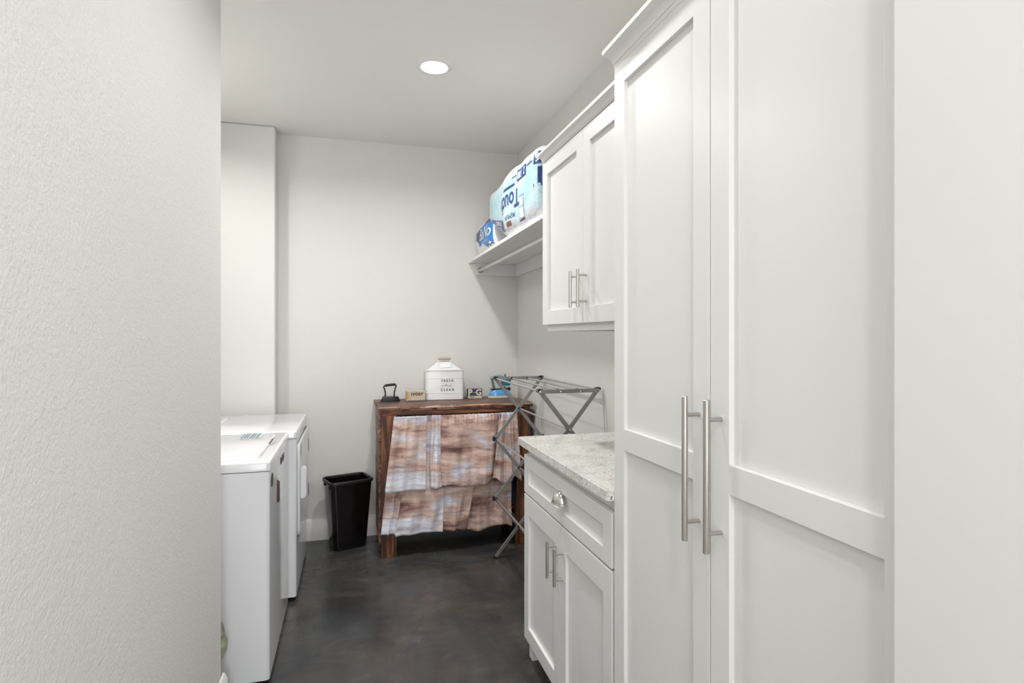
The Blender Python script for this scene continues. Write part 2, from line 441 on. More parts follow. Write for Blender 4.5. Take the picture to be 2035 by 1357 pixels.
# wall cabinet
UX = .78
t = thing('wall_cabinet', 'white two-door wall cabinet hanging above the granite counter', 'cabinet', (.97, 1.88, 1.363))
MB().box(UX + .0215, 1.449, 1.382, XR - .001, 2.296, 2.072).box(UX + .0215, 1.449, 1.362, UX + .042, 2.296, 1.382).box(UX + .042, 2.278, 1.362, XR - .001, 2.296, 1.382).build('body', 'cab', t, bevel=.001)
crown(MB(), UX + .003, .756, 2.070, 2.104, 1.449, 2.300).box(.79, 1.449, 2.068, XR - .001, 2.300, 2.078).build('crown_moulding', 'cab', t)
d1 = shaker('door', t, UX, 1.8640, 2.297, 1.388, 2.067, .058, [(1.445, 2.008)])
d2 = shaker('door', t, UX, 1.449, 1.8612, 1.388, 2.067, .058, [(1.445, 2.008)])
bar_handle(d1, UX, 1.900, 1.442, 1.572, (1.462, 1.552), .0055, .032)
bar_handle(d2, UX, 1.830, 1.442, 1.572, (1.462, 1.552), .0055, .032)

# base cabinet
t = thing('base_cabinet', 'white base cabinet with one drawer and two doors under the granite counter', 'cabinet', (.93, 1.88, 0))
MB().box(TX + .0215, 1.449, .105, XR - .001, 2.296, .884).box(TX + .0215, 2.256, 0, TX + .06, 2.296, .105).box(TX + .06, 2.278, 0, XR - .001, 2.296, .105).box(.80, 1.449, 0, .815, 2.278, .105).build('body', 'cab', t, bevel=.001)
MB().box(TX + .0222, 2.2565, .0005, TX + .0235, 2.2765, .104).build('end_grain', 'cabside', t, smooth=0)
d1 = shaker('door', t, TX, 1.8800, 2.301, .085, .684, .056, [(.144, .604)])
d2 = shaker('door', t, TX, 1.464, 1.8765, .085, .684, .056, [(.144, .604)])
dr = shaker('drawer', t, TX, 1.464, 2.301, .692, .848, .057, [(.736, .798)])
bar_handle(d1, TX, 1.917, .487, .617, (.508, .597), .0055, .032)
bar_handle(d2, TX, 1.843, .487, .617, (.508, .597), .0055, .032)
# cup pull: quarter-dome shell with a flared lower lip and a back plate
cy_, cz_ = 1.868, .764; rings = []
nu, nv = 18, 9
def cup(u, v):
    a = PI * u; b_ = v * PI / 2
    w_, h_, dp = .037, .041, .027
    y = cy_ + w_ * math.cos(a) * math.cos(b_ * .98); z = cz_ + h_ * math.sin(a) * math.cos(b_ * .98) ** .9
    return (TX - .001 - dp * math.sin(b_) * (1 - .0 * math.sin(a)), y, z)
mb = MB().grid(cup, nu, nv)
mb2 = mb.build('cup_pull', 'chrome', dr, solid=.0016)
lip = [(TX - .001 - .029 * math.sin(k / 12 * PI), cy_ - .039 * math.cos(k / 12 * PI), cz_ + .0005) for k in range(13)]
MB().tube(lip, .0022, 8).build('pull_lip', 'chrome', dr)

# granite counter
pts = [(.694, 2.3395), (XR - .001, 2.3395), (XR - .001, 1.449)] + [(.680 + .022 * (1 - math.cos(a)), 1.471 - .022 * math.sin(a)) for a in [PI / 2 * k / 6 for k in range(6, -1, -1)]] + [(.680, 2.326)]
tag(MB().prism(pts, 2, .8845, .9145).build('countertop', 'granite', None, bevel=.0022, seg=2), 'white speckled granite countertop on the base cabinet', 'countertop')

# hanging shelf with rod
t = thing('hanging_shelf', 'white wall shelf with closet rod beside the wall cabinet', 'shelf', (.98, 3.1, 1.772))
MB().box(.80, 2.301, 1.852, XR - .001, YB - .001, 1.871).build('shelf_board', 'cab', t, bevel=.0015)
MB().prism([(.812, 1.852), (XR - .001, 1.852), (XR - .001, 1.771), (.852, 1.771), (.806, 1.842)], 1, YB - .020, YB - .001).build('cleat', 'cab', t, bevel=.001)
MB().box(XR - .020, 2.301, 1.771, XR - .001, YB - .021, 1.852).build('cleat', 'cab', t, bevel=.001)
MB().tube([(.880, 2.301, 1.804), (.880, YB - .022, 1.804)], .0125, 18).build('closet_rod', 'rod', t)
MB().lathe([(.019, 0), (.022, -.004), (.022, -.009), (.0145, -.012), (.0145, -.022), (.013, -.022), (.013, 0)], (.880, YB - .020, 1.804), 20, 1).build('rod_socket', 'steel', t)

# ------------------------------------------------------------------ washer and dryer
def appliance(name, label, cat, xf, y0, y1, top):
    t = thing(name, label, cat, (xf - .35, (y0 + y1) / 2, 0))
    mb = MB().loft([[(x, y, z) for x, y in rrect(xf - .353, (y0 + y1) / 2, .353 - .004 + .004, (y1 - y0) / 2, .014)] for z in (.024, top - .040)])
    mb.build('cabinet_shell', 'enamel', t, bevel=0)
    MB().box(xf - .66, y0 + .03, .0, xf - .05, y1 - .03, .024).build('base', 'blackplastic', t)
    for yy in (y0 + .06, y1 - .06):
        MB().lathe([(.018, 0), (.022, .006), (.012, .012), (.012, .024)], (xf - .03, yy, 0), 14).build('foot', 'blackplastic', t)
    MB().loft([[(x, y, z) for x, y in rrect(xf - .352, (y0 + y1) / 2, .344, (y1 - y0) / 2 - .008, .012)] for z in (top - .044, top - .036)]).build('seam', 'gasket', t)
    # console at the back
    MB().prism([(xf - .70, top - .001), (xf - .58, top - .001), (xf - .62, top + .15), (xf - .70, top + .16)], 1, y0 + .01, y1 - .01).build('console', 'enamel', t, bevel=.006)
    return t
WX, W0, W1, TOP = -.300, 2.368, 3.058, .862
t = appliance('washing_machine', 'white top-load washing machine nearest the left wall', 'washer', WX, W0, W1, TOP)
MB().loft([[(x, y, z) for x, y in rrect(WX - .352, (W0 + W1) / 2, .354 - i, (W1 - W0) / 2 + .002 - i, .016)] for z, i in ((TOP - .037, 0), (TOP - .008, 0), (TOP - .003, .003), (TOP, .009))]).build('top_panel', 'enamel', t)
lid = MB().loft([[(x, y, z) for x, y in rrect(WX - .31, (W0 + W1) / 2, .262 - i, .305 - i, .03)] for z, i in ((TOP - .001, 0), (TOP + .003, .002), (TOP + .0045, .006))]).build('lid', 'enamel', t)
MB().box(WX - .0475, W0 + .10, TOP + .0003, WX - .0435, W0 + .58, TOP + .0012).build('lid_gap', 'greyink', lid, smooth=0)
def dimple(u, v):
    a = PI * u; r = v
    return (WX - .046 + .020 * math.sin(a) * r, 2.80 + .075 * math.cos(a) * r, TOP + .0012 + .0004 * (1 - r))
MB().grid(dimple, 14, 4).build('lid_grip', 'greyink', lid)
MB().box(WX - .050, 2.74, TOP + .0046, WX - .0445, 2.86, TOP + .0052).build('lid_slot', 'greyst', lid, smooth=0)
def quad(mb, x0, y0, x1, y1, z, sk=0): return mb.add([(x0, y0, z), (x1, y0, z), (x1, y1, z), (x0, y1, z)], [(0, 1, 2, 3)])
st = quad(MB(), -.500, 2.905, -.405, 3.035, TOP + .0049).build('label_sticker', simple('pale_aqua_sticker', (.55, .64, .64), .4), lid, smooth=0)
mb = MB()
for k in range(6): quad(mb, -.496 + k * .0135, 2.910, -.496 + k * .0135 + (.0105 if k % 2 else .007), 3.030, TOP + .0053)
mb.build('sticker_print', simple('slate_print', (.16, .21, .23), .45), lid, smooth=0)
def frontdisc(mb, x, y, z, ry, rz, n=28):
    c = [(x, y, z)] + [(x, y + ry * math.cos(2 * PI * k / n), z + rz * math.sin(2 * PI * k / n)) for k in range(n)]
    return mb.add(c, [(0, 1 + k, 1 + (k + 1) % n) for k in range(n)])
frontdisc(MB(), WX + .0006, 2.445, .772, .036, .028).build('round_sticker', 'greyst', t, smooth=0)
MB().add([(WX + .0006, y, z) for y, z in ((2.60, .638), (2.70, .618), (2.70, .705), (2.60, .735))], [(0, 1, 2, 3)]).build('sticker', 'redst', t, smooth=0)
mb = MB()
for k, (a, b_) in enumerate(((2.735, .787), (2.765, .779), (2.795, .789), (2.825, .778), (2.855, .785))):
    mb.add([(WX + .0008, a + dy, b_ + dz) for dy, dz in ((-.013, -.015), (.013, -.012), (.016, .014), (-.010, .017))], [(0, 1, 2, 3)])
mb.build('badge', 'greyst', t, smooth=0)

DX, D0, D1 = -.265, 3.084, 3.774
t = appliance('clothes_dryer', 'white front-door clothes dryer between the washing machine and the back wall', 'dryer', DX, D0, D1, TOP)
MB().loft([[(x, y, z) for x, y in rrect(DX - .352, (D0 + D1) / 2, .354 - i, (D1 - D0) / 2 + .002 - i, .016)] for z, i in ((TOP - .037, 0), (TOP - .008, 0), (TOP - .003, .003), (TOP, .009))]).build('top_panel', 'enamel', t)
MB().loft([[(x, y, z) for x, y in rrect(DX - .55, (D0 + D1) / 2 + .05, .13 - i, .2 - i, .03)] for z, i in ((TOP - .001, 0), (TOP + .002, .002), (TOP + .003, .005))]).build('lint_cover', 'enamel', t)
mb = MB()
for z_, i in ((0, 0), (.010, .001), (.013, .005)):
    pass
rings = [[(DX + xo, y, z) for y, z in rrect(3.455, .545, .312 - i, .240 - i, .035)] for xo, i in ((-.002, 0), (.009, 0), (.013, .004))]
dd = MB().loft(rings).build('door', 'enamel', t)
mb = MB().loft([[(DX + xo, y, z) for y, z in rrect(3.455, .545, .318, .246, .038)] for xo in (-.002, .0008)]).build('door_seam', 'gasket', t)
MB().prism([(DX + .0131, .50), (DX + .013, .655), (DX + .030, .668), (DX + .044, .655), (DX + .044, .512), (DX + .030, .497)], 1, 3.155, 3.185).build('door_handle', 'enamel', dd, bevel=.005)
for zz in (.39, .67):
    MB().box(DX + .0005, 3.757, zz - .036, DX + .0145, 3.7695, zz + .036).build('hinge', 'gasket', t)
frontdisc(MB(), DX + .0136, 3.215, .74, .022, .035).build('round_sticker', 'greyink', dd, smooth=0)
mb = MB()
for k in range(4):
    a = 3.38 + k * .033
    mb.add([(DX + .0008, a + dy, .828 + dz) for dy, dz in ((-.012, -.012), (.012, -.010), (.013, .010), (-.010, .013))], [(0, 1, 2, 3)])
mb.build('badge', 'greyst', t, smooth=0)

# sage cloth bag bulging past the end of the left wall
def bag(p):
    n_ = noise.noise(p * 14) * .018 + noise.noise(p * 33) * .008
    c_ = Vector((-.515, 2.305, p.z)); d_ = (p - c_)
    return p + d_.normalized() * n_ if d_.length > 1e-5 else p
prof = [(.020, 0), (.028, .015), (.030, .06), (.034, .12), (.045, .165), (.060, .19), (.062, .215), (.050, .236), (.046, .246), (.054, .262), (.050, .285), (.034, .300), (.010, .306)]
P2 = []
for i in range(len(prof) - 1):
    for k in range(3):
        f = k / 3; P2.append((prof[i][0] * (1 - f) + prof[i + 1][0] * f, prof[i][1] * (1 - f) + prof[i + 1][1] * f))
P2.append(prof[-1])
mb = MB().lathe(P2, (-.505, 2.302, .0), 36).disp(bag)
tag(mb.build('green_cloth', 'green', None, smooth=60), 'crumpled sage green cloth poking out behind the left wall by the washer', 'cloth')

# ------------------------------------------------------------------ black waste bin
BZ = .432
t = thing('waste_bin', 'tall rectangular black plastic waste bin between dryer and wooden dresser', 'bin', (-.018, 3.822, 0), math.radians(18))
def brect(z, g=0, r=.03):
    f = z / BZ; hx = .103 + .028 * f - g; hy = .072 + .028 * f - g
    return [(x, y, z) for x, y in rrect(0, 0, hx, hy, r)]
rings = [brect(0, .006), brect(.004, .001), brect(.03), brect(.2), brect(BZ)] + [brect(BZ, .003), brect(.2, .003), brect(.006, .003)]
MB().loft(rings).build('bin_body', 'binblack', t, local=True, smooth=50)
def rr(g, z): return [(x, y, z) for x, y in rrect(0, 0, .131 + g, .100 + g, .03 + max(g, -.01))]
MB().loft([rr(.001, BZ - .016), rr(.008, BZ - .015), rr(.010, BZ - .003), rr(.007, BZ + .003), rr(.000, BZ + .003), rr(-.004, BZ - .001), rr(-.004, BZ - .012)], caps=False).build('rim', 'blackplastic', t, local=True, smooth=50)
for yy in (-.055, .055):
    MB().box(-.1365, yy - .009, BZ - .040, -.127, yy + .009, BZ - .014).build('lug', 'blackplastic', t, local=True, bevel=.002)

# ------------------------------------------------------------------ wooden dresser stand
GX0, GX1, GY0, GY1, GZ = .163, 1.131, 3.530, 3.982, .912
t = thing('wooden_stand', 'rustic dark-stained wooden stand with ruffled curtain front against the back wall', 'stand', (.64, 3.76, 0))
def rough(amp, sc, seed=0):
    def f(p):
        q = Vector((p.x * sc, p.y * sc, p.z * sc + seed)); return p + Vector((noise.noise(q), noise.noise(q + Vector((9, 0, 0))), noise.noise(q + Vector((0, 9, 0))))) * amp
    return f
def subbox(x0, y0, z0, x1, y1, z1, n=14, axis=0):
    mb = MB(); rings = []
    lo = (x0, y0, z0); hi = (x1, y1, z1); a, b_ = [k for k in range(3) if k != axis]
    for i in range(n + 1):
        tt = lo[axis] + (hi[axis] - lo[axis]) * i / n; ring = []
        for u, v in ((0, 0), (.5, 0), (1, 0), (1, .5), (1, 1), (.5, 1), (0, 1), (0, .5)):
            p = [0, 0, 0]; p[axis] = tt; p[a] = lo[a] + (hi[a] - lo[a]) * u; p[b_] = lo[b_] + (hi[b_] - lo[b_]) * v; ring.append(p)
        rings.append(ring)
    return mb.loft(rings)
# top: three boards, the front one with a chewed live edge
subbox(GX0 + .03, 3.72, GZ - .022, GX1 - .004, 3.845, GZ - .001, 20).disp(rough(.002, 9, 1)).build('plank', 'woodtop', t, bevel=.002)
subbox(GX0 - .012, 3.848, GZ - .022, GX1 - .05, GY1, GZ + .000, 20).disp(rough(.002, 9, 2)).build('plank', 'woodtop', t, bevel=.002)
rings = []
nn = 110
for i in range(nn + 1):
    x = GX0 - .004 + (GX1 - GX0 + .008) * i / nn
    w1 = noise.noise(Vector((x * 14, 0, 0))) * .014 + noise.noise(Vector((x * 47, 3, 0))) * .010
    w2 = noise.noise(Vector((x * 17, 7, 0))) * .014 + noise.noise(Vector((x * 55, 9, 0))) * .008
    zb = GZ - .026 + w2 * .5
    rings.append([(x, 3.717, GZ - .022), (x, 3.717, GZ - .001), (x, GY0 + .016 + w1, GZ - .001), (x, GY0 + .004 + w1 * .8, GZ - .010), (x, GY0 + .010 + w2 * .5, zb), (x, GY0 + .03, GZ - .024)])
mb = MB().loft(rings)
n6 = 6
for k in range(len(mb.f) - 2):
    if k % n6 in (2, 3): mb.mi[k] = 1
mb.build('plank', ['woodtop', 'woodedge'], t, smooth=50)
# front frame
subbox(.176, 3.545, .857, 1.108, 3.570, .888, 24).disp(rough(.0015, 12, 4)).build('apron', 'woodx', t, bevel=.002)
for x0, x1 in ((.176, .268), (1.028, 1.108)):
    subbox(x0, 3.5455, 0, x1, 3.590, .857, 16, 2).disp(rough(.0015, 8, x0)).build('front_leg', 'woodz', t, bevel=.002)
    subbox(x0, 3.905, 0, x1 - .03, 3.945, .857, 6, 2).build('rear_leg', 'woodz', t, bevel=.002)
zz = [.085, .235, .390, .545, .700, .885]
for side, xo in ((0, .1765), (1, 1.1075)):
    for i in range(5):
        j = (random.random() - .3) * .007
        a, b_ = (xo - .014 - j, xo - .0012) if side == 0 else (xo + .0012, xo + .014 + j)
        subbox(a, 3.552, zz[i] + .002, b, 3.960, zz[i + 1] - .002, 10, 1) if False else subbox(a, 3.552, zz[i] + .002, b_, 3.960, zz[i + 1] - .002, 10, 1).disp(rough(.0012, 14, i * 3 + side)).build('side_board', 'woodside', t, bevel=.0015)
MB().box(.19, 3.946, .07, 1.09, 3.958, .885).build('back_panel', 'dark', t)
MB().box(.182, 3.595, .215, 1.100, 3.903, .235).build('shelf_board', 'woodx', t, bevel=.002)
MB().box(.182, 3.595, .555, 1.100, 3.903, .575).build('shelf_board', 'woodx', t, bevel=.002)
t2 = thing('storage_box', 'dark blue box on the stand shelf, peeking out beside the curtain', 'box', (.93, 3.73, .2355))
MB().box(.80, 3.61, .2360, 1.062, 3.85, .40).build('box_body', 'bluebox', t2, bevel=.008)
MB().box(.794, 3.604, .4005, 1.068, 3.856, .425).build('lid', 'bluebox', t2, bevel=.006)

# curtain (hangs from the stand)
t = thing('curtain', 'two-tier ruffled curtain with washed pink and brown plank print across the wooden stand', 'curtain', (.6, 3.52, .12))
MB().tube([(.269, 3.584, .843), (1.027, 3.584, .843)], .005, 10).build('curtain_rod', 'rod', t)
def lerp(a, b_, f): return a + (b_ - a) * f
def sstep(a, b_, x):
    f = max(0, min(1, (x - a) / (b_ - a))); return f * f * (3 - 2 * f)
def tier(name, xl0, xl1, xr0, xr1, zt, zb, ybase, folds, seed, nu=150, nv=44, ruff=.006, flare=.038, bias=0, hemw=.1):
    def fn(u, v):
        x = lerp(lerp(xl0, xl1, v), lerp(xr0, xr1, v), u)
        zbot = zb(u)
        z = lerp(zt, zbot, v)
        g = 0
        for (uc, w_, amp) in folds:                 # broad hanging folds, fading to the header
            g += amp * math.exp(-((u - uc) / w_) ** 2) * (0.25 + .75 * sstep(0, .6, v))
        g += noise.noise(Vector((u * 5 + seed, v * 1.2, 0))) * .024 * sstep(0, .5, v)
        g += noise.noise(Vector((u * 7 + seed, v * 1.6, 5))) * .010 * sstep(0, .35, v)
        g += (noise.noise(Vector((x * 62 + seed, v * 1.5, 1))) * 1.6 + .5 * noise.noise(Vector((x * 130 + seed, v * 2, 3)))) * ruff * (1 - sstep(.04, .22, v))
        g += noise.noise(Vector((u * 60, v * 22, seed))) * .0012 * (1 - sstep(.0, .3, v))
        z += noise.noise(Vector((x * 110 + seed, 0, 0))) * .004 * (1 - sstep(0, .06, v))
        y = ybase - flare * v + g
        if x > 1.018 or x < .278: y = min(y, 3.5432)
        return (x, y, z)
    return MB().grid(fn, nu, nv).build(name, fabric(seed * 3.17, bias, hemw), t, smooth=180, recalc=False, solid=.0012)
# upper tier: left panel, narrow centre fold, wide panel, gathered right panel
zb = lambda u: .408 + .004 * math.sin(u * 9)
tier('upper_panel', .252, .196, .452, .436, .852, lambda u: .409, 3.533, [(.25, .15, -.006), (.75, .12, .010)], 1, 90, ruff=.004, bias=.062, hemw=.95)
tier('upper_panel', .442, .424, .545, .536, .852, lambda u: .406 + .006 * u, 3.549, [(.22, .16, .030), (.72, .13, -.020)], 2, 60, ruff=.006, bias=.02, hemw=.6)
tier('upper_panel', .536, .533, .925, .868, .852, lambda u: .414 + .006 * math.sin(u * 8), 3.535, [(.02, .05, .022), (.30, .12, -.010), (.60, .10, .010), (.80, .06, -.012), (.99, .05, .030)], 3, 130, ruff=.005, bias=-.05, hemw=.1)
tier('upper_panel', .915, .862, 1.028, 1.052, .852, lambda u: .425 + .02 * math.sin(u * 9 + 1), 3.545, [(.2, .07, -.018), (.40, .06, .016), (.60, .06, -.020), (.82, .07, .014)], 4, 90, ruff=.007, bias=.012, hemw=.05)
# lower tier
tier('lower_panel', .205, .174, .300, .265, .425, lambda u: .150 - .01 * u, 3.532, [(.75, .15, .012)], 5, 50, 26, .003, .010, bias=.03, hemw=.95)
tier('lower_panel', .286, .258, .560, .545, .425, lambda u: .132 + .010 * u + .004 * math.sin(u * 11), 3.528, [(.10, .08, -.006), (.55, .15, .010), (.8, .1, -.008)], 6, 90, 26, .003, .010, bias=.025, hemw=.4)
tier('lower_panel', .540, .535, .748, .700, .425, lambda u: .134 + .004 * math.sin(u * 12), 3.540, [(.15, .1, .010), (.5, .16, -.004)], 7, 70, 26, .004, .010, bias=-.035, hemw=.0)
tier('lower_panel', .690, .683, 1.000, .998, .425, lambda u: .122 + .014 * math.sin(u * 7 + 2.6), 3.566, [(.12, .05, .004), (.55, .06, .012), (.75, .08, -.008)], 8, 100, 26, .004, .010, bias=-.03, hemw=.05)

# ------------------------------------------------------------------ things on the stand
# flat iron
TZ = GZ + .0012
t = thing('antique_flat_iron', 'small black antique flat iron standing at the left end of the wooden stand', 'iron', (.253, 3.862, TZ), math.radians(-6))
def boat(L, w, s, z, n=16):
    out = []
    for k in range(n + 1):
        f = k / n; x = -L / 2 + L * f; out.append((x * s, -w / 2 * s * math.sqrt(max(0, 1 - max(0, (f - .05) / .95) ** 2.2)), z))
    for k in range(n - 1, -1, -1):
        f = k / n; x = -L / 2 + L * f; out.append((x * s, w / 2 * s * math.sqrt(max(0, 1 - max(0, (f - .05) / .95) ** 2.2)), z))
    return out
MB().loft([boat(.128, .075, 1, 0), boat(.128, .075, 1, .006), boat(.128, .075, .93, .008), boat(.128, .075, .90, .012), boat(.128, .075, .82, .026), boat(.128, .075, .76, .029)]).build('sole', 'iron', t, local=True)
hp = [(-.034, 0, .028), (-.033, 0, .050), (-.038, 0, .075), (-.044, 0, .092), (-.040, 0, .099), (0, 0, .105), (.032, 0, .108), (.036, 0, .100), (.029, 0, .075), (.024, 0, .050), (.024, 0, .028)]
MB().tube(hp, [.005, .0045, .0045, .005, .0052, .005, .0052, .005, .0045, .0045, .005], 10).build('handle_frame', 'iron', t, local=True, smooth=60)
MB().tube([(-.036, 0, .1005), (-.030, 0, .102), (-.01, 0, .1045), (.005, 0, .106), (.026, 0, .1075), (.031, 0, .108)], [.006, .0085, .0080, .0085, .0082, .006], 12).build('grip', 'iron', t, local=True, smooth=60)

def cardbox(name, label, cat, loc, rz, L, D, Hh, mat):
    t = thing(name, label, cat, loc, rz)
    MB().box(-L / 2, -D / 2, 0, L / 2, D / 2, Hh).build('carton', mat, t, local=True, bevel=.0025)
    return t
L, D, Hh = .122, .05, .066
t = cardbox('soap_box', 'aged cream soap box with ochre edge and dark lettering, left of the white canister', 'box', (.412, 3.835, TZ), math.radians(3), L, D, Hh, simple('aged_cream_carton', (.62, .53, .40), .6, var=.22))
mb = MB(); text_geo(mb, 'IVORY', .024, lambda a, b_: (a + .008, -D / 2 - .0006, b_ + Hh * .66), space=1.2, bold=.0013); mb.build('lettering', simple('brown_black_print', (.06, .035, .03), .6), t, local=True, smooth=0)
mb = MB()
for k in range(13): mb.add([(-.052 + k * .0085 + dx, -D / 2 - .0006, z) for dx, z in ((0, .001), (.006, .001), (.0045, .005), (.0015, .005))], [(0, 1, 2, 3)])
mb.build('scalloped_border', 'ink', t, local=True, smooth=0)
mb = MB(); mb.add([(-.060 + dx, -D / 2 - .0005, z) for dx, z in ((0, .012), (.010, .010), (.013, .035), (.008, .060), (0, .064))], [(0, 1, 2, 3, 4)]); mb.build('orange_stain', simple('ochre_print', (.60, .33, .10), .6), t, local=True, smooth=0)
mb = MB(); text_geo(mb, 'SOAP', .010, lambda a, b_: (a + .006, -D / 2 - .0006, b_ + Hh * .32), space=1.2); mb.build('small_lettering', simple('faded_print', (.42, .33, .27), .6), t, local=True, smooth=0)

# canister
t = thing('laundry_canister', 'white tin canister with peaked lid lettered FRESH And CLEAN', 'canister', (.612, 3.885, TZ), math.radians(-3))
CW, CD, CH = .127, .058, .196
def cr(g, z, r=.020): return [(x, y, z) for x, y in rrect(0, 0, CW + g, CD + g, r + g)]
MB().loft([cr(-.002, 0), cr(0, .002), cr(0, .043), cr(.0018, .045), cr(0, .047), cr(0, .142), cr(.0018, .144), cr(0, .146), cr(0, CH)]).build('canister_body', 'tin', t, local=True, smooth=25)
MB().loft([cr(0, CH + .0002), cr(.005, CH + .0005), cr(.005, CH + .003), cr(.001, CH + .004)] + [[(x, y, z) for x, y in rrect(0, 0, hx, hy, .008)] for hx, hy, z in ((.110, .050, CH + .006), (.036, .012, CH + .062), (.033, .009, CH + .064))]).build('lid', 'tin', t, local=True, smooth=25)
MB().tube([(-.042, -.040, CH + .020), (-.042, -.034, CH + .055), (-.040, -.022, CH + .078), (.040, -.022, CH + .078), (.042, -.034, CH + .055), (.042, -.040, CH + .020)], .0028, 8).build('bail', 'tin', t, local=True)
MB().lathe([(.0045, -.043), (.0075, -.041), (.0092, -.02), (.0098, 0), (.0092, .02), (.0075, .041), (.0045, .043)], (0, -.022, CH + .079), 16, 0).build('handle', 'handlewood', t, local=True)
MB().prism([(-.036, .0), (.052, .004), (.040, .020), (-.034, .018)], 2, 0, .0012).disp(lambda p: Vector((p.x, -.046 + p.y, CH + .017 + p.z + p.y * 1.5))).build('price_tag', 'pkgwhite', t, local=True, smooth=0)
fr = lambda a, b_: (a + .016, -CD - .0007, b_)
mb = MB()
text_geo(mb, 'FRESH', .0235, lambda a, b_: fr(a, b_ + .1265), space=1.75, bold=.0008, xs=.80)
text_geo(mb, 'CLEAN', .0240, lambda a, b_: fr(a, b_ + .0665), space=1.75, bold=.0008, xs=.80)
mb.build('lettering', 'ink', t, local=True, smooth=0)
mb = MB()
for z in (.1115, .0845): mb.add([fr(a, z + dz) for a, dz in ((-.054, 0), (.048, 0), (.048, .0008), (-.054, .0008))], [(0, 1, 2, 3)])
mb.build('rule_line', 'greyink', t, local=True, smooth=0)
mb = MB()        # script "And"
def stroke(pts, r=.0007):
    mb.tube([(a + .016, -CD - .0002, b_) for a, b_ in pts], r, 6)
def arc(cx, cz, rx, rz, a0, a1, n=12): return [(cx + rx * math.cos(math.radians(a0 + (a1 - a0) * k / n)), cz + rz * math.sin(math.radians(a0 + (a1 - a0) * k / n))) for k in range(n + 1)]
stroke(arc(-.030, .0935, .0085, .0050, 40, 270) + [(-.022, .0900), (-.010, .1020), (-.005, .1065)], .0008)
stroke([(-.005, .1065), (-.008, .0975), (-.010, .0900)], .0011)
stroke([(-.024, .0975), (-.014, .0985), (-.002, .0975)], .0007)
stroke([(-.004, .0900), (.000, .0970), (-.001, .0905), (.006, .0970), (.0065, .0905), (.009, .0915)], .0009)
stroke(arc(.015, .0935, .0042, .0034, 60, 360) + [(.020, .0935), (.028, .1065)], .0009)
stroke([(.028, .1065), (.021, .0905), (.025, .0910)], .0009)
mb.build('script_lettering', 'ink', t, local=True, smooth=60)

# dark blue soap box
L, D, Hh = .102, .045, .064
t = cardbox('soap_box', 'navy and white soap box with two big cream letters, right of the white canister', 'box', (.820, 3.872, TZ), math.radians(-4), L, D, Hh, 'navy')
FR = lambda a, b_, e=.0006: (a, -D / 2 - e, b_)
MB().add([FR(*p, .0004) for p in ((-.0495, .001), (.0495, .001), (.0495, .018), (-.0495, .018))], [(0, 1, 2, 3)]).build('lower_band', 'paperwhite', t, local=True, smooth=0)
mb = MB(); text_geo(mb, 'P', .058, lambda a, b_: FR(a - .033, b_ + .040, .0008), bold=.0022); text_geo(mb, 'G', .056, lambda a, b_: FR(a + .026, b_ + .040, .0008), bold=.0020); text_geo(mb, 'AND', .009, lambda a, b_: FR(a - .0035, b_ + .040, .0008)); mb.build('lettering', 'paperwhite', t, local=True, smooth=0)
mb = MB(); text_geo(mb, 'White', .012, lambda a, b_: FR(a - .020, b_ + .0095, .0010), shear=.3, bold=.0004); text_geo(mb, 'NAPHTHA', .0066, lambda a, b_: FR(a + .0125, b_ + .0095, .0010)); text_geo(mb, 'THE', .006, lambda a, b_: FR(a - .042, b_ + .0095, .0010)); text_geo(mb, 'SOAP', .0062, lambda a, b_: FR(a + .040, b_ + .0095, .0010)); mb.build('small_lettering', 'navy', t, local=True, smooth=0)

# blue antique fuel iron
t = thing('antique_fuel_iron', 'blue enamel antique fuel iron with teal handle at the right end of the stand', 'iron', (.995, 3.870, TZ), math.radians(6))
def boat2(L, w, s, z): return [(-x, y, z) for x, y, z in boat(L, w, s, z)]
MB().loft([boat2(.160, .088, 1, 0), boat2(.160, .088, 1, .010), boat2(.160, .088, .955, .014)]).build('sole', 'cream', t, local=True)
MB().loft([boat2(.160, .088, .95, .0145), boat2(.160, .088, .93, .026), boat2(.160, .088, .84, .042), boat2(.160, .088, .70, .053), boat2(.160, .088, .62, .056)]).build('body', 'blue', t, local=True, smooth=50)
MB().box(-.062, -.018, .0565, .055, .018, .062).build('top_plate', 'iron', t, local=True, bevel=.002)
MB().bar((-.036, 0, .061), (-.054, 0, .134), .016, .006, (0, 1, 0)).build('bracket', 'brass', t, local=True, bevel=.001)
MB().bar((.012, 0, .061), (.020, 0, .134), .012, .006, (0, 1, 0)).build('bracket', 'brass', t, local=True, bevel=.001)
MB().tube([(-.062, 0, .136), (-.050, 0, .138), (-.02, 0, .142), (.012, 0, .142), (.030, 0, .138)], [.008, .012, .0145, .0135, .009], 16).build('handle', 'tealpale', t, local=True, smooth=60)
MB().lathe([(.010, -.030), (.028, -.027), (.034, -.012), (.034, .012), (.028, .024), (.012, .029), (.004, .030)], (.052, 0, .110), 24).build('tank', 'teal', t, local=True)
MB().lathe([(.005, 0), (.009, .002), (.009, .010), (.006, .013), (.007, .019), (.003, .022)], (.044, 0, .140), 14).build('filler_cap', 'brass', t, local=True)
MB().tube([(.040, 0, .076), (.042, 0, .066), (.048, -.004, .060), (.060, -.012, .058)], .006, 10).build('valve', 'iron', t, local=True)
MB().lathe([(.004, -.005), (.013, -.004), (.013, .004), (.004, .005)], (.066, -.016, .058), 16, 1).build('knob', 'blackplastic', t, local=True)

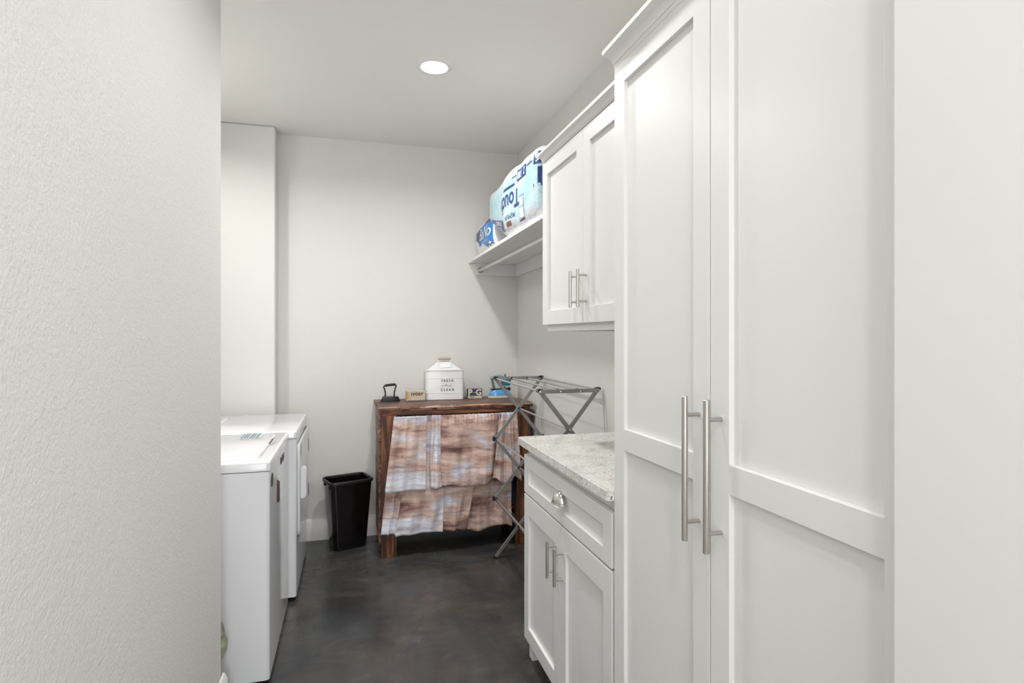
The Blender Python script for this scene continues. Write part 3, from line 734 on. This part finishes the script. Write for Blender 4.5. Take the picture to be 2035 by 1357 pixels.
# ------------------------------------------------------------------ accordion drying rack
t = thing('drying_rack', 'grey metal folding accordion drying rack beyond the counter end', 'drying rack', (.985, 2.94, 0))
XL, XM, XRr = .842, .987, 1.132; L6 = .1803
lev = [1.085, .902, .722, .542, .361, .181, .010]
YF, YN = 3.362, 2.520
ny = (0, 1, 0)
for Y, sgn in ((YF, -1), (YN, 1)):
    for i in range(0, 6, 2):
        # one X per pair of levels: two crossing legs, slightly offset
        a, b_ = lev[i], lev[i + 2]
        for k, (xa, xb) in enumerate(((XL, XRr), (XRr, XL))):
            o_ = sgn * (.0045 if k else -.0045)
            dx = (xb - xa); dz = b_ - a; e = .045 if i < 4 else .0
            p0 = Vector((xa, Y + o_, a)); p1 = Vector((xb, Y + o_, b_)); d = (p1 - p0).normalized()
            MB().bar(p0 - d * .014, p1 + d * (.014 if i < 4 else 0), .020, .0085, ny).build('leg', 'rack', t, bevel=.0015)
    MB().bar((XL, Y - sgn * .016, lev[0]), (XRr, Y - sgn * .016, lev[0]), .018, .009, ny).build('top_bar', 'rack', t, bevel=.0015)
    mb = MB()
    for i in range(0, 7):
        for x in ((XL, XRr) if i % 2 == 0 else (XM,)):
            if i == 6: continue
            MB().lathe([(.003, -.0155), (.0055, -.0145), (.0055, .0145), (.003, .0155)], (x, Y, lev[i]), 12, 1).build('rivet', 'chrome', t)
    for x in (XL + .0967, XL + .1933): MB().lathe([(.002, -.008), (.0045, -.007), (.0045, .007), (.002, .008)], (x, Y - sgn * .016, lev[0]), 12, 1).build('rivet', 'chrome', t)
    for x in (XL, XRr):
        MB().bar((x, Y - .010, lev[0] + .006), (x, Y + .010, lev[0] + .006), .012, .026, (1, 0, 0)).build('end_cap', 'blackplastic', t, bevel=.002)
        MB().box(x - .012, Y - .009, 0, x + .012, Y + .009, .010).build('foot', 'blackplastic', t, bevel=.002)
        if True:
            for lv in (2, 4):
                sx_ = -1 if x == XL else 1
                MB().box(x + sx_ * .004, Y - .009, lev[lv] - .013, x + sx_ * .018, Y + .009, lev[lv] + .013).build('end_cap', 'blackplastic', t, bevel=.002)
spots = [(XL, lev[0]), (XL + .0967, lev[0]), (XL + .1933, lev[0]), (XRr, lev[0])]
for i in range(1, 6): spots += [(x, lev[i]) for x in ((XM,) if i % 2 else (XL, XRr))]
for x, z in spots:
    MB().tube([(x, YN + .012, z), (x, YF - .012, z)], .0048, 10).build('rod', 'rod', t)
    MB().tube([(x, YF - .030, z), (x, YF - .013, z)], .0085, 10).build('collar', 'blackplastic', t)
    MB().tube([(x, YN + .013, z), (x, YN + .030, z)], .0085, 10).build('collar', 'blackplastic', t)

# ------------------------------------------------------------------ paper packs on the shelf
SZ = 1.8722
def super_ring(cx, hx, z0, z1, y, n=48, e=5.0, bulge=0.0):
    out = []; cz = (z0 + z1) / 2; hz = (z1 - z0) / 2
    for k in range(n):
        a = 2 * PI * k / n; c_, s_ = math.cos(a), math.sin(a)
        x = cx + hx * math.copysign(abs(c_) ** (2 / e), c_); z = cz + hz * math.copysign(abs(s_) ** (2 / e), s_)
        out.append(Vector((x, y, z)))
    return out
B0, B1 = 2.46, 3.43
def prof1(y):
    f = (y - B0) / (B1 - B0)
    endr = min(1, (1 - abs(2 * f - 1)) / .16); k = math.sqrt(max(0.0, 1 - (1 - endr) ** 2)) if endr < 1 else 1
    front = .806 - .018 * math.exp(-((y - 2.94) / .12) ** 2) + (1 - k) * .05
    lift = .0 if y < 3.0 else .135 * sstep(3.0, 3.40, y)
    z0 = SZ + .001 + lift + (1 - k) * .03; z1 = SZ + .362 - (1 - k) * .10 - .02 * sstep(2.9, 3.3, y)
    return front, 1.135 - (1 - k) * .03, z0, z1
def front1(y, z):
    fr_, bk, z0, z1 = prof1(y); cx = (fr_ + bk) / 2; hx = (bk - fr_) / 2; cz = (z0 + z1) / 2; hz = (z1 - z0) / 2
    q = min(.995, abs((z - cz) / hz)); return cx - hx * (1 - q ** 5) ** (1 / 5)
t = thing('paper_roll_pack', 'large pale blue and white paper roll pack lying upside down on the shelf', 'paper pack', (.97, 2.91, SZ))
rings = []
for i in range(49):
    y = B0 + (B1 - B0) * i / 48; fr_, bk, z0, z1 = prof1(y)
    rings.append(super_ring((fr_ + bk) / 2, (bk - fr_) / 2, z0, z1, y, 56))
mb = MB().loft(rings)
def wr(p):
    f = sstep(.83, .93, p.x) * sstep(SZ, SZ + .06, p.z) + sstep(SZ + .28, SZ + .33, p.z)
    f = min(1, f)
    q = p * 9; return p + Vector((noise.noise(q), noise.noise(q + Vector((5, 0, 0))), noise.noise(q + Vector((0, 5, 0))))) * .005 * f
mb.disp(wr).build('wrapper', 'wrap', t, smooth=60)
def on1(yc, zc, sl=0.0, e=.0013):
    # upside-down print: text runs toward +Y turned half round
    def f(a, b_):
        y = yc + a; z = zc - b_ + a * sl
        return (front1(y, z) - e, y, z)
    return f
def patch(mb, y0, y1, z0, z1, e, nu=10, nv=6, sl=0.0):
    def f(u, v):
        y = lerp(y0, y1, u); z = lerp(z0, z1, v) + (y - y0) * sl
        return (front1(y, z) - e, y, z)
    return mb.grid(f, nu, nv)
mb = MB(); text_geo(mb, 'Touch', .125, on1(2.895, 2.045, 0), bold=.0022, xs=1.0); text_geo(mb, 'T', .125, on1(2.475, 2.075), bold=.002); mb.build('lettering', 'pkgnavy', t, smooth=0)
mb = MB(); text_geo(mb, 'PREMIUM', .036, on1(2.87, 1.965)); mb.build('small_lettering', 'pkgnavy', t, smooth=0)
mb = MB(); patch(mb, 2.625, 2.765, 2.115, 2.170, .0016); mb.build('navy_print', 'pkgnavy', t, smooth=0)
mb = MB(); patch(mb, 2.40 + .06, 2.512, 2.13, 2.19, .0016); mb.build('navy_print', 'pkgnavy', t, smooth=0)
mb = MB(); patch(mb, 2.80, 2.97, 2.108, 2.120, .0016); mb.build('navy_print', 'pkgnavy', t, smooth=0)
mb = MB(); patch(mb, 2.53, 2.61, 2.150, 2.157, .0016); mb.build('navy_print', 'pkgnavy', t, smooth=0)
mb = MB(); patch(mb, 2.775, 2.84, 2.150, 2.155, .0016); mb.build('navy_print', 'pkgnavy', t, smooth=0)
mb = MB(); text_geo(mb, '180', .050, on1(2.722, 2.142, 0, .0030), bold=.0008, xs=.8); text_geo(mb, '2', .050, on1(2.648, 2.142, 0, .0030), bold=.0008, xs=.8); text_geo(mb, '6', .055, on1(2.487, 2.16, 0, .0030), bold=.001); patch(mb, 2.69, 2.692, 2.115, 2.17, .0028, 2, 4); mb.build('white_lettering', 'pkgwhite', t, smooth=0)
mb = MB(); patch(mb, 2.665, 2.725, 1.925, 1.975, .0018); mb.build('white_print', 'pkgwhite', t, smooth=0)
mb = MB(); patch(mb, 2.665, 2.725, 1.98, 2.02, .0018); mb.build('white_print', 'pkgwhite', t, smooth=0)
mb = MB(); patch(mb, 2.66, 2.663, 1.92, 2.035, .0026); mb.build('outline_print', 'pkgnavy', t, smooth=0)
mb = MB(); patch(mb, 2.66, 2.73, 1.976, 1.979, .0026); mb.build('outline_print', 'pkgnavy', t, smooth=0)
mb = MB(); patch(mb, 2.66, 2.73, 2.033, 2.035, .0026); mb.build('outline_print', 'pkgnavy', t, smooth=0)
mb = MB(); patch(mb, 2.66, 2.74, 1.910, 1.919, .0026); mb.build('outline_print', 'pkgnavy', t, smooth=0)
mb = MB(); patch(mb, 2.86, 2.925, 1.915, 1.940, .0018); mb.build('brown_print', 'pkgred', t, smooth=0)
mb = MB(); patch(mb, 3.00, 3.33, 1.905, 1.965, .0018, 16, 6, .20); mb.build('navy_band', 'pkgnavy', t, smooth=0)
mb = MB(); text_geo(mb, 'STURDY', .032, on1(3.14, 1.976, .20, .003), bold=.0006, xs=1.5); text_geo(mb, 'ATTENTION', .026, on1(3.15, 1.950, .20, .003), bold=.0004, xs=1.2); mb.build('band_lettering', 'pkgwhite', t, smooth=0)

# blue pack, deeper on the shelf
t = thing('paper_roll_pack', 'smaller bright blue paper roll pack on the shelf against the back wall', 'paper pack', (.98, 3.62, SZ))
def prof2(y):
    f = (y - 3.46) / (3.93 - 3.46); endr = min(1, (1 - abs(2 * f - 1)) / .3); k = math.sqrt(max(0.0, 1 - (1 - endr) ** 2)) if endr < 1 else 1
    return .835 + (1 - k) * .05, 1.13, SZ + .001 + (1 - k) * .02, SZ + .265 - (1 - k) * .05 - .02 * f
def front2(y, z):
    fr_, bk, z0, z1 = prof2(y); cx = (fr_ + bk) / 2; hx = (bk - fr_) / 2; cz = (z0 + z1) / 2; hz = (z1 - z0) / 2
    q = min(.995, abs((z - cz) / hz)); return cx - hx * (1 - q ** 3.4) ** (1 / 3.4)
rings = []
for i in range(37):
    y = 3.46 + .47 * i / 36; fr_, bk, z0, z1 = prof2(y)
    rings.append(super_ring((fr_ + bk) / 2, (bk - fr_) / 2, z0, z1, y, 48, 3.4))
MB().loft(rings).build('wrapper', 'clearwhite', t, smooth=60)
def patch2(mb, ya, yb, zf, e, nu=26, nv=14):
    def f(u, v):
        y = lerp(ya, yb, u); lo, hi = zf(u); z = lerp(lo, hi, v); return (front2(y, z) - e, y, z)
    return mb.grid(f, nu, nv)
mb = MB(); patch2(mb, 3.475, 3.80, lambda u: (SZ + .055 + .012 * math.sin(u * 12) + .03 * u * u, SZ + .215 - .03 * u), .0016); mb.build('blue_print', 'pkgblue', t, smooth=0)
mb = MB(); patch2(mb, 3.74, 3.88, lambda u: (SZ + .075 + .05 * u, SZ + .190 - .02 * u), .0022); mb.build('navy_print', 'pkgnavy', t, smooth=0)
mb = MB(); patch2(mb, 3.475, 3.60, lambda u: (SZ + .044 + .006 * math.sin(u * 14), SZ + .051 + .006 * math.sin(u * 14)), .0022); mb.build('navy_print', 'pkgnavy', t, smooth=0)
mb = MB(); patch2(mb, 3.50, 3.62, lambda u: (SZ + .190, SZ + .208 + .004 * math.sin(u * 3)), .0026); mb.build('brown_print', 'pkgred', t, smooth=0)
def on2(yc, zc, e=.0036, tl=0.0):
    return lambda a, b_: (front2(yc - a, zc + b_) - e, yc - a, zc + b_ + a * tl)
mb = MB(); text_geo(mb, 'BaNo', .105, on2(3.63, SZ + .135), shear=.25, bold=.0012, xs=1.15); text_geo(mb, 'soft and strong', .018, on2(3.62, SZ + .082), xs=1.4); mb.build('lettering', 'pkgwhite', t, smooth=0)
